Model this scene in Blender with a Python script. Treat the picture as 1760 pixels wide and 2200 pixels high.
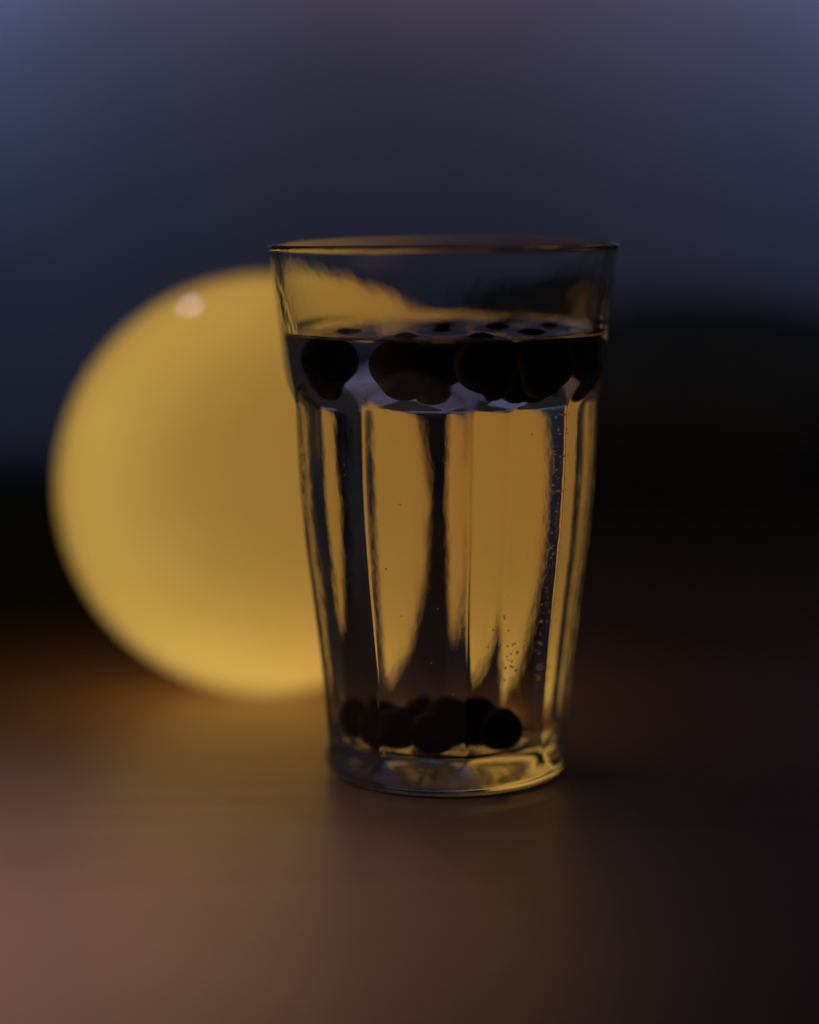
import bpy, bmesh, math, random
from mathutils import Vector, Matrix, noise
R = math.radians
sc = bpy.context.scene
for o in list(bpy.data.objects):
    bpy.data.objects.remove(o)
C = sc.collection

# ------------------------------------------------------------------ camera
CAM_H = 0.1465
GX, GY, GH = 0.0088, 0.574, 0.1346            # glass foot and height
cam_d = bpy.data.cameras.new('camera')
cam = bpy.data.objects.new('camera', cam_d); C.objects.link(cam)
cam.location = (0, 0, CAM_H)
cam.rotation_euler = (Matrix.Rotation(R(90 - 7.88), 4, 'X') @ Matrix.Rotation(R(-0.3), 4, 'Z')).to_euler()
cam_d.sensor_fit = 'VERTICAL'; cam_d.sensor_height = 36; cam_d.sensor_width = 28.8
cam_d.lens = 80.2
cam_d.clip_start = 0.02; cam_d.clip_end = 50
cam_d.dof.use_dof = True
cam_d.dof.focus_distance = 0.552
cam_d.dof.aperture_fstop = 2.3
sc.camera = cam

# ------------------------------------------------------------------ world and lamps
w = bpy.data.worlds.new('World'); sc.world = w; w.use_nodes = True
bg = w.node_tree.nodes['Background']
bg.inputs[0].default_value = (0.80, 0.78, 0.95, 1); bg.inputs[1].default_value = 0.013

def aim(o, target):
    d = Vector(target) - o.location
    o.rotation_euler = d.to_track_quat('-Z', 'Y').to_euler()

def spot(name, loc, target, power, col, size, blend, radius):
    l = bpy.data.lights.new(name, 'SPOT'); o = bpy.data.objects.new(name, l); C.objects.link(o)
    o.location = loc; aim(o, target)
    l.energy = power; l.color = col; l.spot_size = R(size); l.spot_blend = blend; l.shadow_soft_size = radius
    return o
def area(name, loc, target, power, col, sx, sy, spread=180):
    l = bpy.data.lights.new(name, 'AREA'); o = bpy.data.objects.new(name, l); C.objects.link(o)
    o.location = loc; aim(o, target)
    l.shape = 'RECTANGLE'; l.size = sx; l.size_y = sy; l.energy = power; l.color = col; l.spread = R(spread)
    return o
# spot added up on the left, cone kept off the ball: soft pool on the left foreground of the table
spot('table_pool_spot', (-0.50, 0.22, 0.60), (-0.195, 0.41, 0.0), 19, (1.0, 0.82, 0.78), 30, 1.0, 0.06)
# spot added back left, cone narrowed to the ball's top: the glint on the ball
spot('glint_spot', (-0.43, 1.40, 0.79), (-0.062, 0.638, 0.112), 1.1, (1.0, 0.97, 0.95), 5.5, 0.8, 0.010)
# unseen area lights added above the frame for the far wall's cool gradient
area('wall_wash', (-0.66, 2.34, 0.60), (-0.56, 2.5, 0.34), 1.05, (0.27, 0.56, 1.0), 0.3, 0.1)
area('wall_wash', (0.68, 2.34, 0.60), (0.60, 2.5, 0.34), 1.10, (0.34, 0.55, 1.0), 0.3, 0.1)
area('wall_wash', (0.0, 2.42, 0.51), (0.0, 2.5, 0.34), 0.42, (0.92, 0.80, 1.0), 1.3, 0.06)

sc.view_settings.view_transform = 'Standard'; sc.view_settings.look = 'None'
sc.view_settings.exposure = 0; sc.view_settings.gamma = 1
cy = sc.cycles
cy.use_denoising = True
try: cy.denoiser = 'OPENIMAGEDENOISE'
except Exception: pass
cy.max_bounces = 32; cy.transmission_bounces = 28; cy.glossy_bounces = 12; cy.diffuse_bounces = 5; cy.volume_bounces = 12
cy.transparent_max_bounces = 16
cy.caustics_refractive = True; cy.caustics_reflective = True
cy.sample_clamp_indirect = 2.5; cy.blur_glossy = 0.3

# ------------------------------------------------------------------ helpers
def tag(o, label=None, cat=None, group=None, kind=None):
    if label: o['label'] = label
    if cat: o['category'] = cat
    if group: o['group'] = group
    if kind: o['kind'] = kind
    return o
def mesh_obj(name, verts, faces, mats, parent=None, smooth=True, midx=None):
    me = bpy.data.meshes.new(name); me.from_pydata(verts, [], faces)
    for m in (mats if isinstance(mats, (list, tuple)) else [mats]): me.materials.append(m)
    if smooth: me.polygons.foreach_set('use_smooth', [True] * len(me.polygons))
    if midx: me.polygons.foreach_set('material_index', midx)
    me.update()
    o = bpy.data.objects.new(name, me); C.objects.link(o); o.parent = parent
    return o
def bm_obj(name, bm, mat, parent=None, smooth=False):
    me = bpy.data.meshes.new(name); bm.to_mesh(me); bm.free(); me.materials.append(mat)
    if smooth: me.polygons.foreach_set('use_smooth', [True] * len(me.polygons))
    o = bpy.data.objects.new(name, me); C.objects.link(o); o.parent = parent
    return o
def lerp_table(tab, z):
    """smooth (cubic Hermite) interpolation of [(z, r), ...] sorted by rising z"""
    if z <= tab[0][0]: return tab[0][1]
    if z >= tab[-1][0]: return tab[-1][1]
    n = len(tab)
    for i in range(n - 1):
        z0, a = tab[i]; z1, b = tab[i + 1]
        if z <= z1:
            def slope(k):
                if k == 0: return (tab[1][1] - tab[0][1]) / (tab[1][0] - tab[0][0])
                if k == n - 1: return (tab[-1][1] - tab[-2][1]) / (tab[-1][0] - tab[-2][0])
                return (tab[k + 1][1] - tab[k - 1][1]) / (tab[k + 1][0] - tab[k - 1][0])
            h = z1 - z0; t = (z - z0) / h
            m0, m1 = slope(i) * h, slope(i + 1) * h
            return ((2*t**3 - 3*t*t + 1) * a + (t**3 - 2*t*t + t) * m0 + (-2*t**3 + 3*t*t) * b + (t**3 - t*t) * m1)
def smin(a, b, k):
    h = max(k - abs(a - b), 0) / k
    return min(a, b) - h * h * k * 0.25
def sstep(a, b, x):
    t = min(max((x - a) / (b - a), 0), 1); return t * t * (3 - 2 * t)

# ------------------------------------------------------------------ materials
def new_mat(name):
    m = bpy.data.materials.new(name); m.use_nodes = True
    nt = m.node_tree; nt.nodes.clear()
    out = nt.nodes.new('ShaderNodeOutputMaterial')
    return m, nt, out
def N(nt, t, **kw):
    n = nt.nodes.new(t)
    for k, v in kw.items():
        if k in n.inputs: n.inputs[k].default_value = v
        else: setattr(n, k, v)
    return n
def ramp(nt, fac, stops):
    r = nt.nodes.new('ShaderNodeValToRGB')
    while len(r.color_ramp.elements) < len(stops): r.color_ramp.elements.new(0.5)
    for e, (p, c) in zip(r.color_ramp.elements, stops):
        e.position = p; e.color = (*c, 1)
    nt.links.new(fac, r.inputs[0]); return r

def glass_mat(name, ior, col=(1, 1, 1), bump=0.0, scale=300.0, stretch=1.0):
    m, nt, out = new_mat(name)
    g = N(nt, 'ShaderNodeBsdfGlass', IOR=ior, Roughness=0.0); g.inputs['Color'].default_value = (*col, 1)
    nt.links.new(g.outputs[0], out.inputs[0])
    if bump:
        tc = N(nt, 'ShaderNodeTexCoord'); mp = N(nt, 'ShaderNodeMapping')
        mp.inputs['Scale'].default_value = (1, 1, stretch)
        nt.links.new(tc.outputs['Object'], mp.inputs[0])
        nz = N(nt, 'ShaderNodeTexNoise', Scale=scale, Detail=2.0)
        nt.links.new(mp.outputs[0], nz.inputs['Vector'])
        b = N(nt, 'ShaderNodeBump', Strength=1.0, Distance=bump)
        nt.links.new(nz.outputs[0], b.inputs['Height']); nt.links.new(b.outputs[0], g.inputs['Normal'])
    return m
M_GLASS = glass_mat('clear_glass', 1.5, (0.97, 0.98, 0.97), 0.00006, 260, 0.45)
M_FOOT = glass_mat('moulded_glass_foot', 1.5, (0.95, 0.96, 0.95), 0.0002, 500)
M_FOOT.node_tree.nodes['Glass BSDF'].inputs['Roughness'].default_value = 0.06
M_WATER_SIDE = glass_mat('water_against_glass', 1.333 / 1.5, (1, 1, 1), 0.00012, 420, 0.7)
M_WATER_TOP = glass_mat('water_surface', 1.333, (1, 1, 1), 0.0001, 90)
M_BUBBLE = glass_mat('air_bubble', 1 / 1.333)
M_DROP = glass_mat('water_drop', 1.333)

def table_mat():
    m, nt, out = new_mat('brown_tabletop')
    p = N(nt, 'ShaderNodeBsdfPrincipled', Roughness=0.42); p.inputs['Specular IOR Level'].default_value = 0.5
    tc = N(nt, 'ShaderNodeTexCoord'); mp = N(nt, 'ShaderNodeMapping')
    mp.inputs['Scale'].default_value = (3, 30, 30)
    nt.links.new(tc.outputs['Object'], mp.inputs[0])
    nz = N(nt, 'ShaderNodeTexNoise', Scale=3.0, Detail=6.0, Roughness=0.6)
    nt.links.new(mp.outputs[0], nz.inputs['Vector'])
    r = ramp(nt, nz.outputs[0], [(0.3, (0.30, 0.178, 0.142)), (0.7, (0.35, 0.212, 0.172))])
    nt.links.new(r.outputs[0], p.inputs['Base Color'])
    b = N(nt, 'ShaderNodeBump', Strength=0.4, Distance=0.0003)
    nt.links.new(nz.outputs[0], b.inputs['Height']); nt.links.new(b.outputs[0], p.inputs['Normal'])
    nt.links.new(p.outputs[0], out.inputs[0]); return m
M_TABLE = table_mat()

def simple_mat(name, c1, c2, rough, scale, bump=0.0, spec=0.25):
    m, nt, out = new_mat(name)
    p = N(nt, 'ShaderNodeBsdfPrincipled', Roughness=rough); p.inputs['Specular IOR Level'].default_value = spec
    tc = N(nt, 'ShaderNodeTexCoord'); nz = N(nt, 'ShaderNodeTexNoise', Scale=scale, Detail=5.0)
    nt.links.new(tc.outputs['Object'], nz.inputs['Vector'])
    r = ramp(nt, nz.outputs[0], [(0.35, c1), (0.65, c2)])
    nt.links.new(r.outputs[0], p.inputs['Base Color'])
    if bump:
        b = N(nt, 'ShaderNodeBump', Strength=0.5, Distance=bump)
        nt.links.new(nz.outputs[0], b.inputs['Height']); nt.links.new(b.outputs[0], p.inputs['Normal'])
    nt.links.new(p.outputs[0], out.inputs[0]); return m
M_WALL = simple_mat('grey_plaster', (0.30, 0.26, 0.32), (0.36, 0.31, 0.38), 0.9, 6, 0.002)
M_BOX = simple_mat('blackish_green_card', (0.03, 0.055, 0.05), (0.045, 0.07, 0.065), 0.7, 40, 0.0003)
M_MASS = simple_mat('added_mass_grey', (0.26, 0.30, 0.31), (0.32, 0.37, 0.38), 0.8, 30, 0.0004)
M_BERRY = simple_mat('blueberry_skin', (0.002, 0.0035, 0.005), (0.006, 0.008, 0.011), 0.6, 300, 0.00015, 0.12)
M_CALYX = simple_mat('blueberry_crown', (0.010, 0.009, 0.012), (0.024, 0.02, 0.024), 0.8, 400, 0.0001)

def ball_mat():
    """thin yellow translucent skin with a gloss"""
    m, nt, out = new_mat('yellow_translucent_skin')
    tl = N(nt, 'ShaderNodeBsdfTranslucent'); tl.inputs['Color'].default_value = (0.80, 0.50, 0.10, 1)
    df = N(nt, 'ShaderNodeBsdfDiffuse'); df.inputs['Color'].default_value = (0.70, 0.38, 0.08, 1)
    tc = N(nt, 'ShaderNodeTexCoord'); nz = N(nt, 'ShaderNodeTexNoise', Scale=30.0, Detail=3.0)
    nt.links.new(tc.outputs['Object'], nz.inputs['Vector'])
    r = ramp(nt, nz.outputs[0], [(0.3, (0.84, 0.575, 0.14)), (0.7, (0.88, 0.61, 0.155))])
    nt.links.new(r.outputs[0], tl.inputs['Color'])
    m1 = N(nt, 'ShaderNodeMixShader'); m1.inputs[0].default_value = 0.04
    nt.links.new(tl.outputs[0], m1.inputs[1]); nt.links.new(df.outputs[0], m1.inputs[2])
    gl = N(nt, 'ShaderNodeBsdfGlossy', Roughness=0.05)
    fr = N(nt, 'ShaderNodeFresnel', IOR=1.36); mx = N(nt, 'ShaderNodeMixShader')
    ge = N(nt, 'ShaderNodeNewGeometry'); iv = N(nt, 'ShaderNodeMath', operation='SUBTRACT'); iv.inputs[0].default_value = 1.0
    nt.links.new(ge.outputs['Backfacing'], iv.inputs[1])           # the inside of the skin is matt
    mu = N(nt, 'ShaderNodeMath', operation='MULTIPLY'); nt.links.new(fr.outputs[0], mu.inputs[0]); nt.links.new(iv.outputs[0], mu.inputs[1])
    nt.links.new(mu.outputs[0], mx.inputs[0]); nt.links.new(m1.outputs[0], mx.inputs[1]); nt.links.new(gl.outputs[0], mx.inputs[2])
    nt.links.new(mx.outputs[0], out.inputs['Surface'])
    return m
BR = 0.0622; FILL_GAIN = 0.222
M_BALL = ball_mat()

# ------------------------------------------------------------------ setting: table, wall
def box_bm(x0, x1, y0, y1, z0, z1, bev=0.0):
    bm = bmesh.new(); bmesh.ops.create_cube(bm, size=1)
    for v in bm.verts:
        v.co = Vector(((x0 + x1) / 2 + v.co.x * (x1 - x0), (y0 + y1) / 2 + v.co.y * (y1 - y0), (z0 + z1) / 2 + v.co.z * (z1 - z0)))
    if bev: bmesh.ops.bevel(bm, geom=bm.edges[:], offset=bev, segments=3, affect='EDGES', profile=0.5)
    return bm
tag(bm_obj('tabletop', box_bm(-0.9, 0.9, 0.05, 1.32, -0.03, 0.0, 0.004), M_TABLE), 'pinkish brown tabletop under the glass and the yellow ball', kind='structure')
tag(bm_obj('back_wall', box_bm(-0.72, 0.72, 2.5, 2.6, -0.9, 0.42), M_WALL), 'dim low grey blue wall far behind the table', kind='structure')

# ------------------------------------------------------------------ low dark box behind the ball
bx = bpy.data.objects.new('storage_box', None); C.objects.link(bx); bx.location = (-0.27, 0.86, 0)
tag(bx, 'long low blackish green box lying on the table behind the yellow ball', 'box')
bm_obj('body', box_bm(-0.25, 0.25, -0.058, 0.058, 0.0, 0.030, 0.002), M_BOX, bx)
bm_obj('lid', box_bm(-0.252, 0.252, -0.060, 0.060, 0.0306, 0.042, 0.003), M_BOX, bx)

# ------------------------------------------------------------------ dark round pot added for the darkness behind the glass
prof = [(0.0, 0.0), (0.060, 0.0), (0.066, 0.002), (0.082, 0.014), (0.093, 0.034), (0.095, 0.050), (0.090, 0.068), (0.079, 0.083), (0.064, 0.093), (0.045, 0.101), (0.022, 0.106), (0.0, 0.107)]
V = []; F = []; n = 64
for r_, z_ in prof:
    V += [(r_ * math.cos(2 * math.pi * i / n), r_ * math.sin(2 * math.pi * i / n), z_) for i in range(n)]
for k in range(len(prof) - 1):
    for i in range(n): F.append((k * n + i, k * n + (i + 1) % n, (k + 1) * n + (i + 1) % n, (k + 1) * n + i))
mass = mesh_obj('added_mass', V, F, M_MASS); mass.location = (0.150, 1.18, 0); mass.scale = (1.3, 1.1, 0.92)
tag(mass, 'broad rounded pot added for the formless dark behind the glass', 'mass')

# ------------------------------------------------------------------ yellow ball
bm = bmesh.new(); bmesh.ops.create_uvsphere(bm, u_segments=96, v_segments=64, radius=BR)
ball = bm_obj('yellow_ball', bm, M_BALL, smooth=True)
ball.location = (-0.0420, 0.671, BR)
tag(ball, 'glowing glossy yellow ball resting on the table behind the glass', 'ball')
# added unseen point lights shape the ball's glow, mostly along bottom and left (mm and share of power)
BALL_FILLS = [(0, -7, -42, .0214), (7, -21, -35, .0206), (-21, -7, -35, .0197), (21, -7, -35, .0173), (0, -7, 42, .0157), (-42, -7, 0, .0153),
         (-30, -26, 14, .0125), (-35, -7, 21, .0132), (-21, -7, 35, .0115), (-7, -28, -28, .0114), (-35, -7, -21, .0106), (-14, -28, -28, .0105),
         (-7, -21, 35, .0097), (14, -14, 35, .0087), (28, -14, -28, .0079), (14, -28, -28, .0077), (-28, -14, -28, .0076), (42, -7, 0, .0072),
         (-21, -21, 28, .007), (-28, -28, -7, .0066), (-14, -14, -35, .0058), (21, -7, 35, .0056), (-28, -28, 0, .0045),
         (35, -7, 21, .0037), (-28, -28, -14, .0036), (-14, -28, 28, .0033), (24, -18, 6, .0120)]
for x, y, z, pw in BALL_FILLS:
    gl = bpy.data.lights.new('ball_fill', 'POINT'); gl.energy = pw * FILL_GAIN; gl.shadow_soft_size = 0.007
    gl.color = (1.0, 0.93, 0.78) if x < 5 or z < -33 else (1.0, 0.40, 0.17)      # right-hand fills tinted amber for the ball's browner right side
    go = bpy.data.objects.new('ball_fill', gl); C.objects.link(go); go.location = ball.location + Vector((x, y, z)) * 1e-3
# ------------------------------------------------------------------ drinking glass
def zy(y): return GH * (1610 - y) / 1095
RT = sorted((zy(y), r * 1.0e-3) for y, r in [(515, 44.0), (560, 43.0), (620, 42.1), (690, 41.2), (745, 40.6), (790, 40.0), (812, 39.4), (832, 38.8), (860, 38.65), (980, 38.1),
      (1100, 36.9), (1240, 34.8), (1390, 32.7), (1500, 31.6), (1580, 31.0), (1610, 30.8)])
WATER = 0.1122
NA = 450
FOOT = 0.0035
PH0 = R(8.9 - 90)                 # a ridge stands 8.9 degrees right of the side that faces -Y
def outer_r(z, th):
    r0 = lerp_table(RT, z)
    if z < FOOT:
        t = 1 - z / FOOT; r0 -= FOOT * (1 - math.sqrt(max(0, 1 - t * t)))
    phi = ((th - PH0) / R(40)) % 1.0          # 0 and 1 on the ridges, .5 mid-facet
    u = (phi - 0.5) * 2
    off = 0.001 + 0.07 * sstep(0.094, 0.1075, z) + 0.09 * sstep(0.010, 0.002, z)
    rf = r0 * (1 + off - 0.063 * (1 - u * u))
    r = smin(r0, rf, 0.0003)
    # hand-made unevenness
    q = Vector((math.cos(th) * 0.04, math.sin(th) * 0.04, z * 0.5))
    r += (0.00007 if z < 0.108 else 0.00003) * noise.noise(q * 160) + 0.00012 * noise.noise(q * 45 + Vector((7, 3, 1)))
    return r
def inner_r(z, th=None):
    t = 0.0024 + 0.0032 * sstep(0.128, 0.085, z)
    r = lerp_table(RT, z) - t
    zb, rad = 0.0080, 0.007
    if z < zb + rad:
        k = 1 - (z - zb) / rad; r -= rad * (1 - math.sqrt(max(0, 1 - k * k)))
    if th is not None:
        q = Vector((math.cos(th) * 0.04, math.sin(th) * 0.04, z * 0.6))
        r += (0.00010 if z < 0.108 else 0.00004) * noise.noise(q * 120 + Vector((1, 9, 4)))
    return r
def ring(r_fn, z):
    return [(r_fn(i) * math.cos(2 * math.pi * i / NA), r_fn(i) * math.sin(2 * math.pi * i / NA), z) for i in range(NA)]
TH = [2 * math.pi * i / NA for i in range(NA)]
def loft(rings, close_first=False, close_last=False):
    V = []; F = []
    for rg in rings: V += rg
    for k in range(len(rings) - 1):
        a, b = k * NA, (k + 1) * NA
        for i in range(NA):
            j = (i + 1) % NA
            F.append((a + i, a + j, b + j, b + i))
    if close_first:
        V.append((0, 0, rings[0][0][2])); c = len(V) - 1
        F += [(c, (i + 1) % NA, i) for i in range(NA)]
    if close_last:
        V.append((0, 0, rings[-1][0][2])); c = len(V) - 1; b = (len(rings) - 1) * NA
        F += [(c, b + i, b + (i + 1) % NA) for i in range(NA)]
    return V, F
rings = []
# underside: shallow hollow, then the foot
for rr, z in [(0.004, 0.0019), (0.010, 0.0018), (0.016, 0.0014), (0.0205, 0.0007), (0.0235, 0.0002), (0.0255, 0.0)]:
    rings.append(ring(lambda i, rr=rr: rr, z))
zs = [0.00002, 0.0001, 0.0003, 0.0006, 0.001, 0.0016, 0.0024, 0.0035, 0.005]
z = 0.0065
while z < GH - 0.0012: zs.append(z); z += 0.0011
for z in zs: rings.append(ring(lambda i, z=z: outer_r(z, TH[i]), z))
# rounded lip
ro, ri = lerp_table(RT, GH), inner_r(GH - 0.0012)
for k in range(1, 8):
    a = math.pi * k / 8
    rings.append(ring(lambda i, a=a: (ro + ri) / 2 + math.cos(a) * (ro - ri) / 2, GH - 0.0012 + 0.0012 * math.sin(a)))
z = GH - 0.0012
CONTACT = WATER + 0.0011
while z > CONTACT + 0.0006:
    rings.append(ring(lambda i, z=z: inner_r(z, TH[i]), z)); z -= 0.0011
rings.append(ring(lambda i: inner_r(CONTACT, TH[i]), CONTACT))
V, F = loft(rings, close_first=True)
mi = [0] * len(F)
for k in range(7 * NA): mi[k] = 1
for k in range(len(F) - NA, len(F)): mi[k] = 1
glass = mesh_obj('drinking_glass', V, F, [M_GLASS, M_FOOT], midx=mi)
glass.location = (GX, GY, 0.0002)
tag(glass, 'tall clear faceted tumbler holding water and dark berries', 'glass')

# ------------------------------------------------------------------ water: fills the glass up to a small meniscus
rings = []; zb = 0.0080
for f in (0.15, 0.4, 0.65, 0.85):
    rings.append(ring(lambda i, f=f: inner_r(zb, None) * f, zb))
for k in range(0, 9):
    z = zb + 0.007 * (1 - math.cos(math.pi / 2 * k / 8)); rings.append(ring(lambda i, z=z: inner_r(z, TH[i] if k > 0 else None), z))
z = zb + 0.008
while z < CONTACT - 0.0005:
    rings.append(ring(lambda i, z=z: inner_r(z, TH[i]), z)); z += 0.0013
rings.append(ring(lambda i: inner_r(CONTACT, TH[i]), CONTACT))
n_side = len(rings)
rc = inner_r(CONTACT)
for d in (0.0003, 0.0007, 0.0012, 0.002, 0.003, 0.0045, 0.007, 0.010, 0.014, 0.019, 0.024, 0.029, 0.033):
    zz = WATER + 0.0011 * math.exp(-d / 0.0011)
    rings.append(ring(lambda i, d=d: inner_r(CONTACT, TH[i]) - d, zz))
V, F = loft(rings, close_first=True, close_last=True)
mi = [0] * len(F)
for k in range((n_side - 1) * NA, (len(rings) - 1) * NA): mi[k] = 1
for k in range(len(F) - NA, len(F)): mi[k] = 1
water = mesh_obj('water', V, F, [M_WATER_SIDE, M_WATER_TOP], midx=mi)
water.location = glass.location
tag(water, 'clear still water filling the faceted tumbler', 'water')

# ------------------------------------------------------------------ blueberries
def berry_mesh(seed):
    rnd = random.Random(seed); bm = bmesh.new()
    bmesh.ops.create_uvsphere(bm, u_segments=40, v_segments=28, radius=1.0)
    for v in bm.verts:
        p = v.co.normalized()
        r = 1 + 0.035 * noise.noise(p * 1.6 + Vector((seed * 3.1, 0, 0))) + 0.012 * noise.noise(p * 5 + Vector((0, seed * 2.3, 0)))
        q = p * r; q.z *= 0.88
        rad = math.hypot(p.x, p.y)
        if p.z > 0: q.z -= 0.13 * math.exp(-(rad / 0.22) ** 2)       # dimple under the crown
        else: q.z += 0.05 * math.exp(-(rad / 0.14) ** 2)
        v.co = q
    me = bpy.data.meshes.new('blueberry'); bm.to_mesh(me); bm.free()
    me.materials.append(M_BERRY); me.polygons.foreach_set('use_smooth', [True] * len(me.polygons))
    # crown: a ring of five pointed lobes round the dimple
    V = []; F = []; n = 40
    for k, (r0, z0) in enumerate([(0.26, 0.78), (0.33, 0.87), (0.37, 0.955), (0.335, 0.93), (0.29, 0.86), (0.22, 0.77)]):
        for i in range(n):
            a = 2 * math.pi * i / n
            lobe = abs(math.cos(2.5 * a)) ** 0.8
            lift = (0.07 * lobe - 0.05) if k in (2, 3) else 0
            rr = r0 + (0.05 * lobe if k in (2, 3) else 0) + 0.015 * math.sin(3 * a + seed)
            V.append((rr * math.cos(a), rr * math.sin(a), z0 + lift))
    for k in range(5):
        for i in range(n):
            F.append((k * n + i, k * n + (i + 1) % n, (k + 1) * n + (i + 1) % n, (k + 1) * n + i))
    cm = bpy.data.meshes.new('calyx'); cm.from_pydata(V, [], F); cm.materials.append(M_CALYX)
    cm.polygons.foreach_set('use_smooth', [True] * len(cm.polygons)); cm.update()
    return me, cm
KINDS = [berry_mesh(s) for s in range(4)]
rnd = random.Random(5)
def berry(x, y, z, r, rot, k, label, group):
    me, cm = KINDS[k % 4]
    o = bpy.data.objects.new('blueberry', me); C.objects.link(o)
    o.location = (GX + x * 1e-3, GY + y * 1e-3, z); o.scale = (r * 1e-3,) * 3
    o.rotation_euler = [R(a) for a in rot]
    c = bpy.data.objects.new('calyx', cm); C.objects.link(c); c.parent = o
    tag(o, label, 'blueberry', group)
    return o
FL = 'blueberries floating at the water surface'; SK = 'blueberries lying on the bottom of the glass'
floats = [(-23.5, -7, 6.9, (-70, 10, 0), 'single blueberry floating apart by the wall of the tumbler, next to the ball'),
          (-9.5, -21, 7.2, (-50, 20, 20), 'blueberry floating next to the single one, first of the crowded row'), (8.5, -23, 7.2, (-60, -20, 10), None), (21.5, -13, 7.0, (-75, 0, -20), None),
          (27.5, 3, 6.6, (-60, 30, 0), None), (-0.5, -7, 6.8, (-40, 10, 10), None), (13.5, 0, 6.9, (-80, 20, 0), None),
          (17, 18, 6.6, (-55, 10, 0), None), (0, 9, 6.6, (-70, -10, 10), None)]
for k, (x, y, r, rot, lb) in enumerate(floats):
    r *= 0.95
    berry(x, y, WATER - 0.82 * r * 1e-3, r, rot, k, lb or 'dark blueberry floating crowded among others just under the water surface', FL)
sunk = [(-16.5, 3, 6.4, (-60, 0, 20)), (-12, -10, 6.3, (-40, 20, 0)), (-2.5, -16.5, 6.5, (-30, 10, 0)), (3, -3, 7.3, (-70, 10, 0)),
        (11.5, -13, 6.4, (-50, 25, 10)), (-4, 11, 6.3, (-60, 0, 0))]
SL = {0: 'sunken blueberry at the end of the bottom row nearest the yellow ball', 3: 'largest of the blueberries lying on the bottom of the tumbler',
      4: 'sunken blueberry at the end of the bottom row away from the yellow ball'}
for k, (x, y, r, rot) in enumerate(sunk):
    berry(x, y, 0.0082 + r * 0.93e-3, r, rot, k + 1, SL.get(k) or 'dark blueberry sunk to the bottom of the tumbler', SK)

# ------------------------------------------------------------------ bubbles clinging inside the glass
def spheres(name, items, mat):
    bm = bmesh.new()
    for p, r in items:
        bmesh.ops.create_icosphere(bm, subdivisions=2, radius=r, matrix=Matrix.Translation(p))
    return bm_obj(name, bm, mat, smooth=True)
items = []
def wall_bubble(az, z, r):
    rr = inner_r(z) - r * 1.25 - 0.0002
    items.append((Vector((rr * math.cos(az), rr * math.sin(az), z)), r))
for _ in range(90):      # scattered
    wall_bubble(rnd.uniform(0, 2 * math.pi), rnd.uniform(0.02, 0.1), rnd.choice([0.00012, 0.00018, 0.00025]))
for _ in range(26):      # a denser patch low on the front right
    wall_bubble(R(-58) + rnd.gauss(0, 0.07), 0.037 + rnd.gauss(0, 0.004), rnd.uniform(0.00015, 0.0004))
for _ in range(110):     # a streak down the right side
    wall_bubble(R(-36) + rnd.gauss(0, 0.045), rnd.uniform(0.025, 0.098), rnd.uniform(0.00010, 0.00030))
bub = spheres('air_bubbles', items, M_BUBBLE); bub.location = glass.location
tag(bub, 'tiny air bubbles clinging to the inside of the tumbler', 'bubbles', kind='stuff')
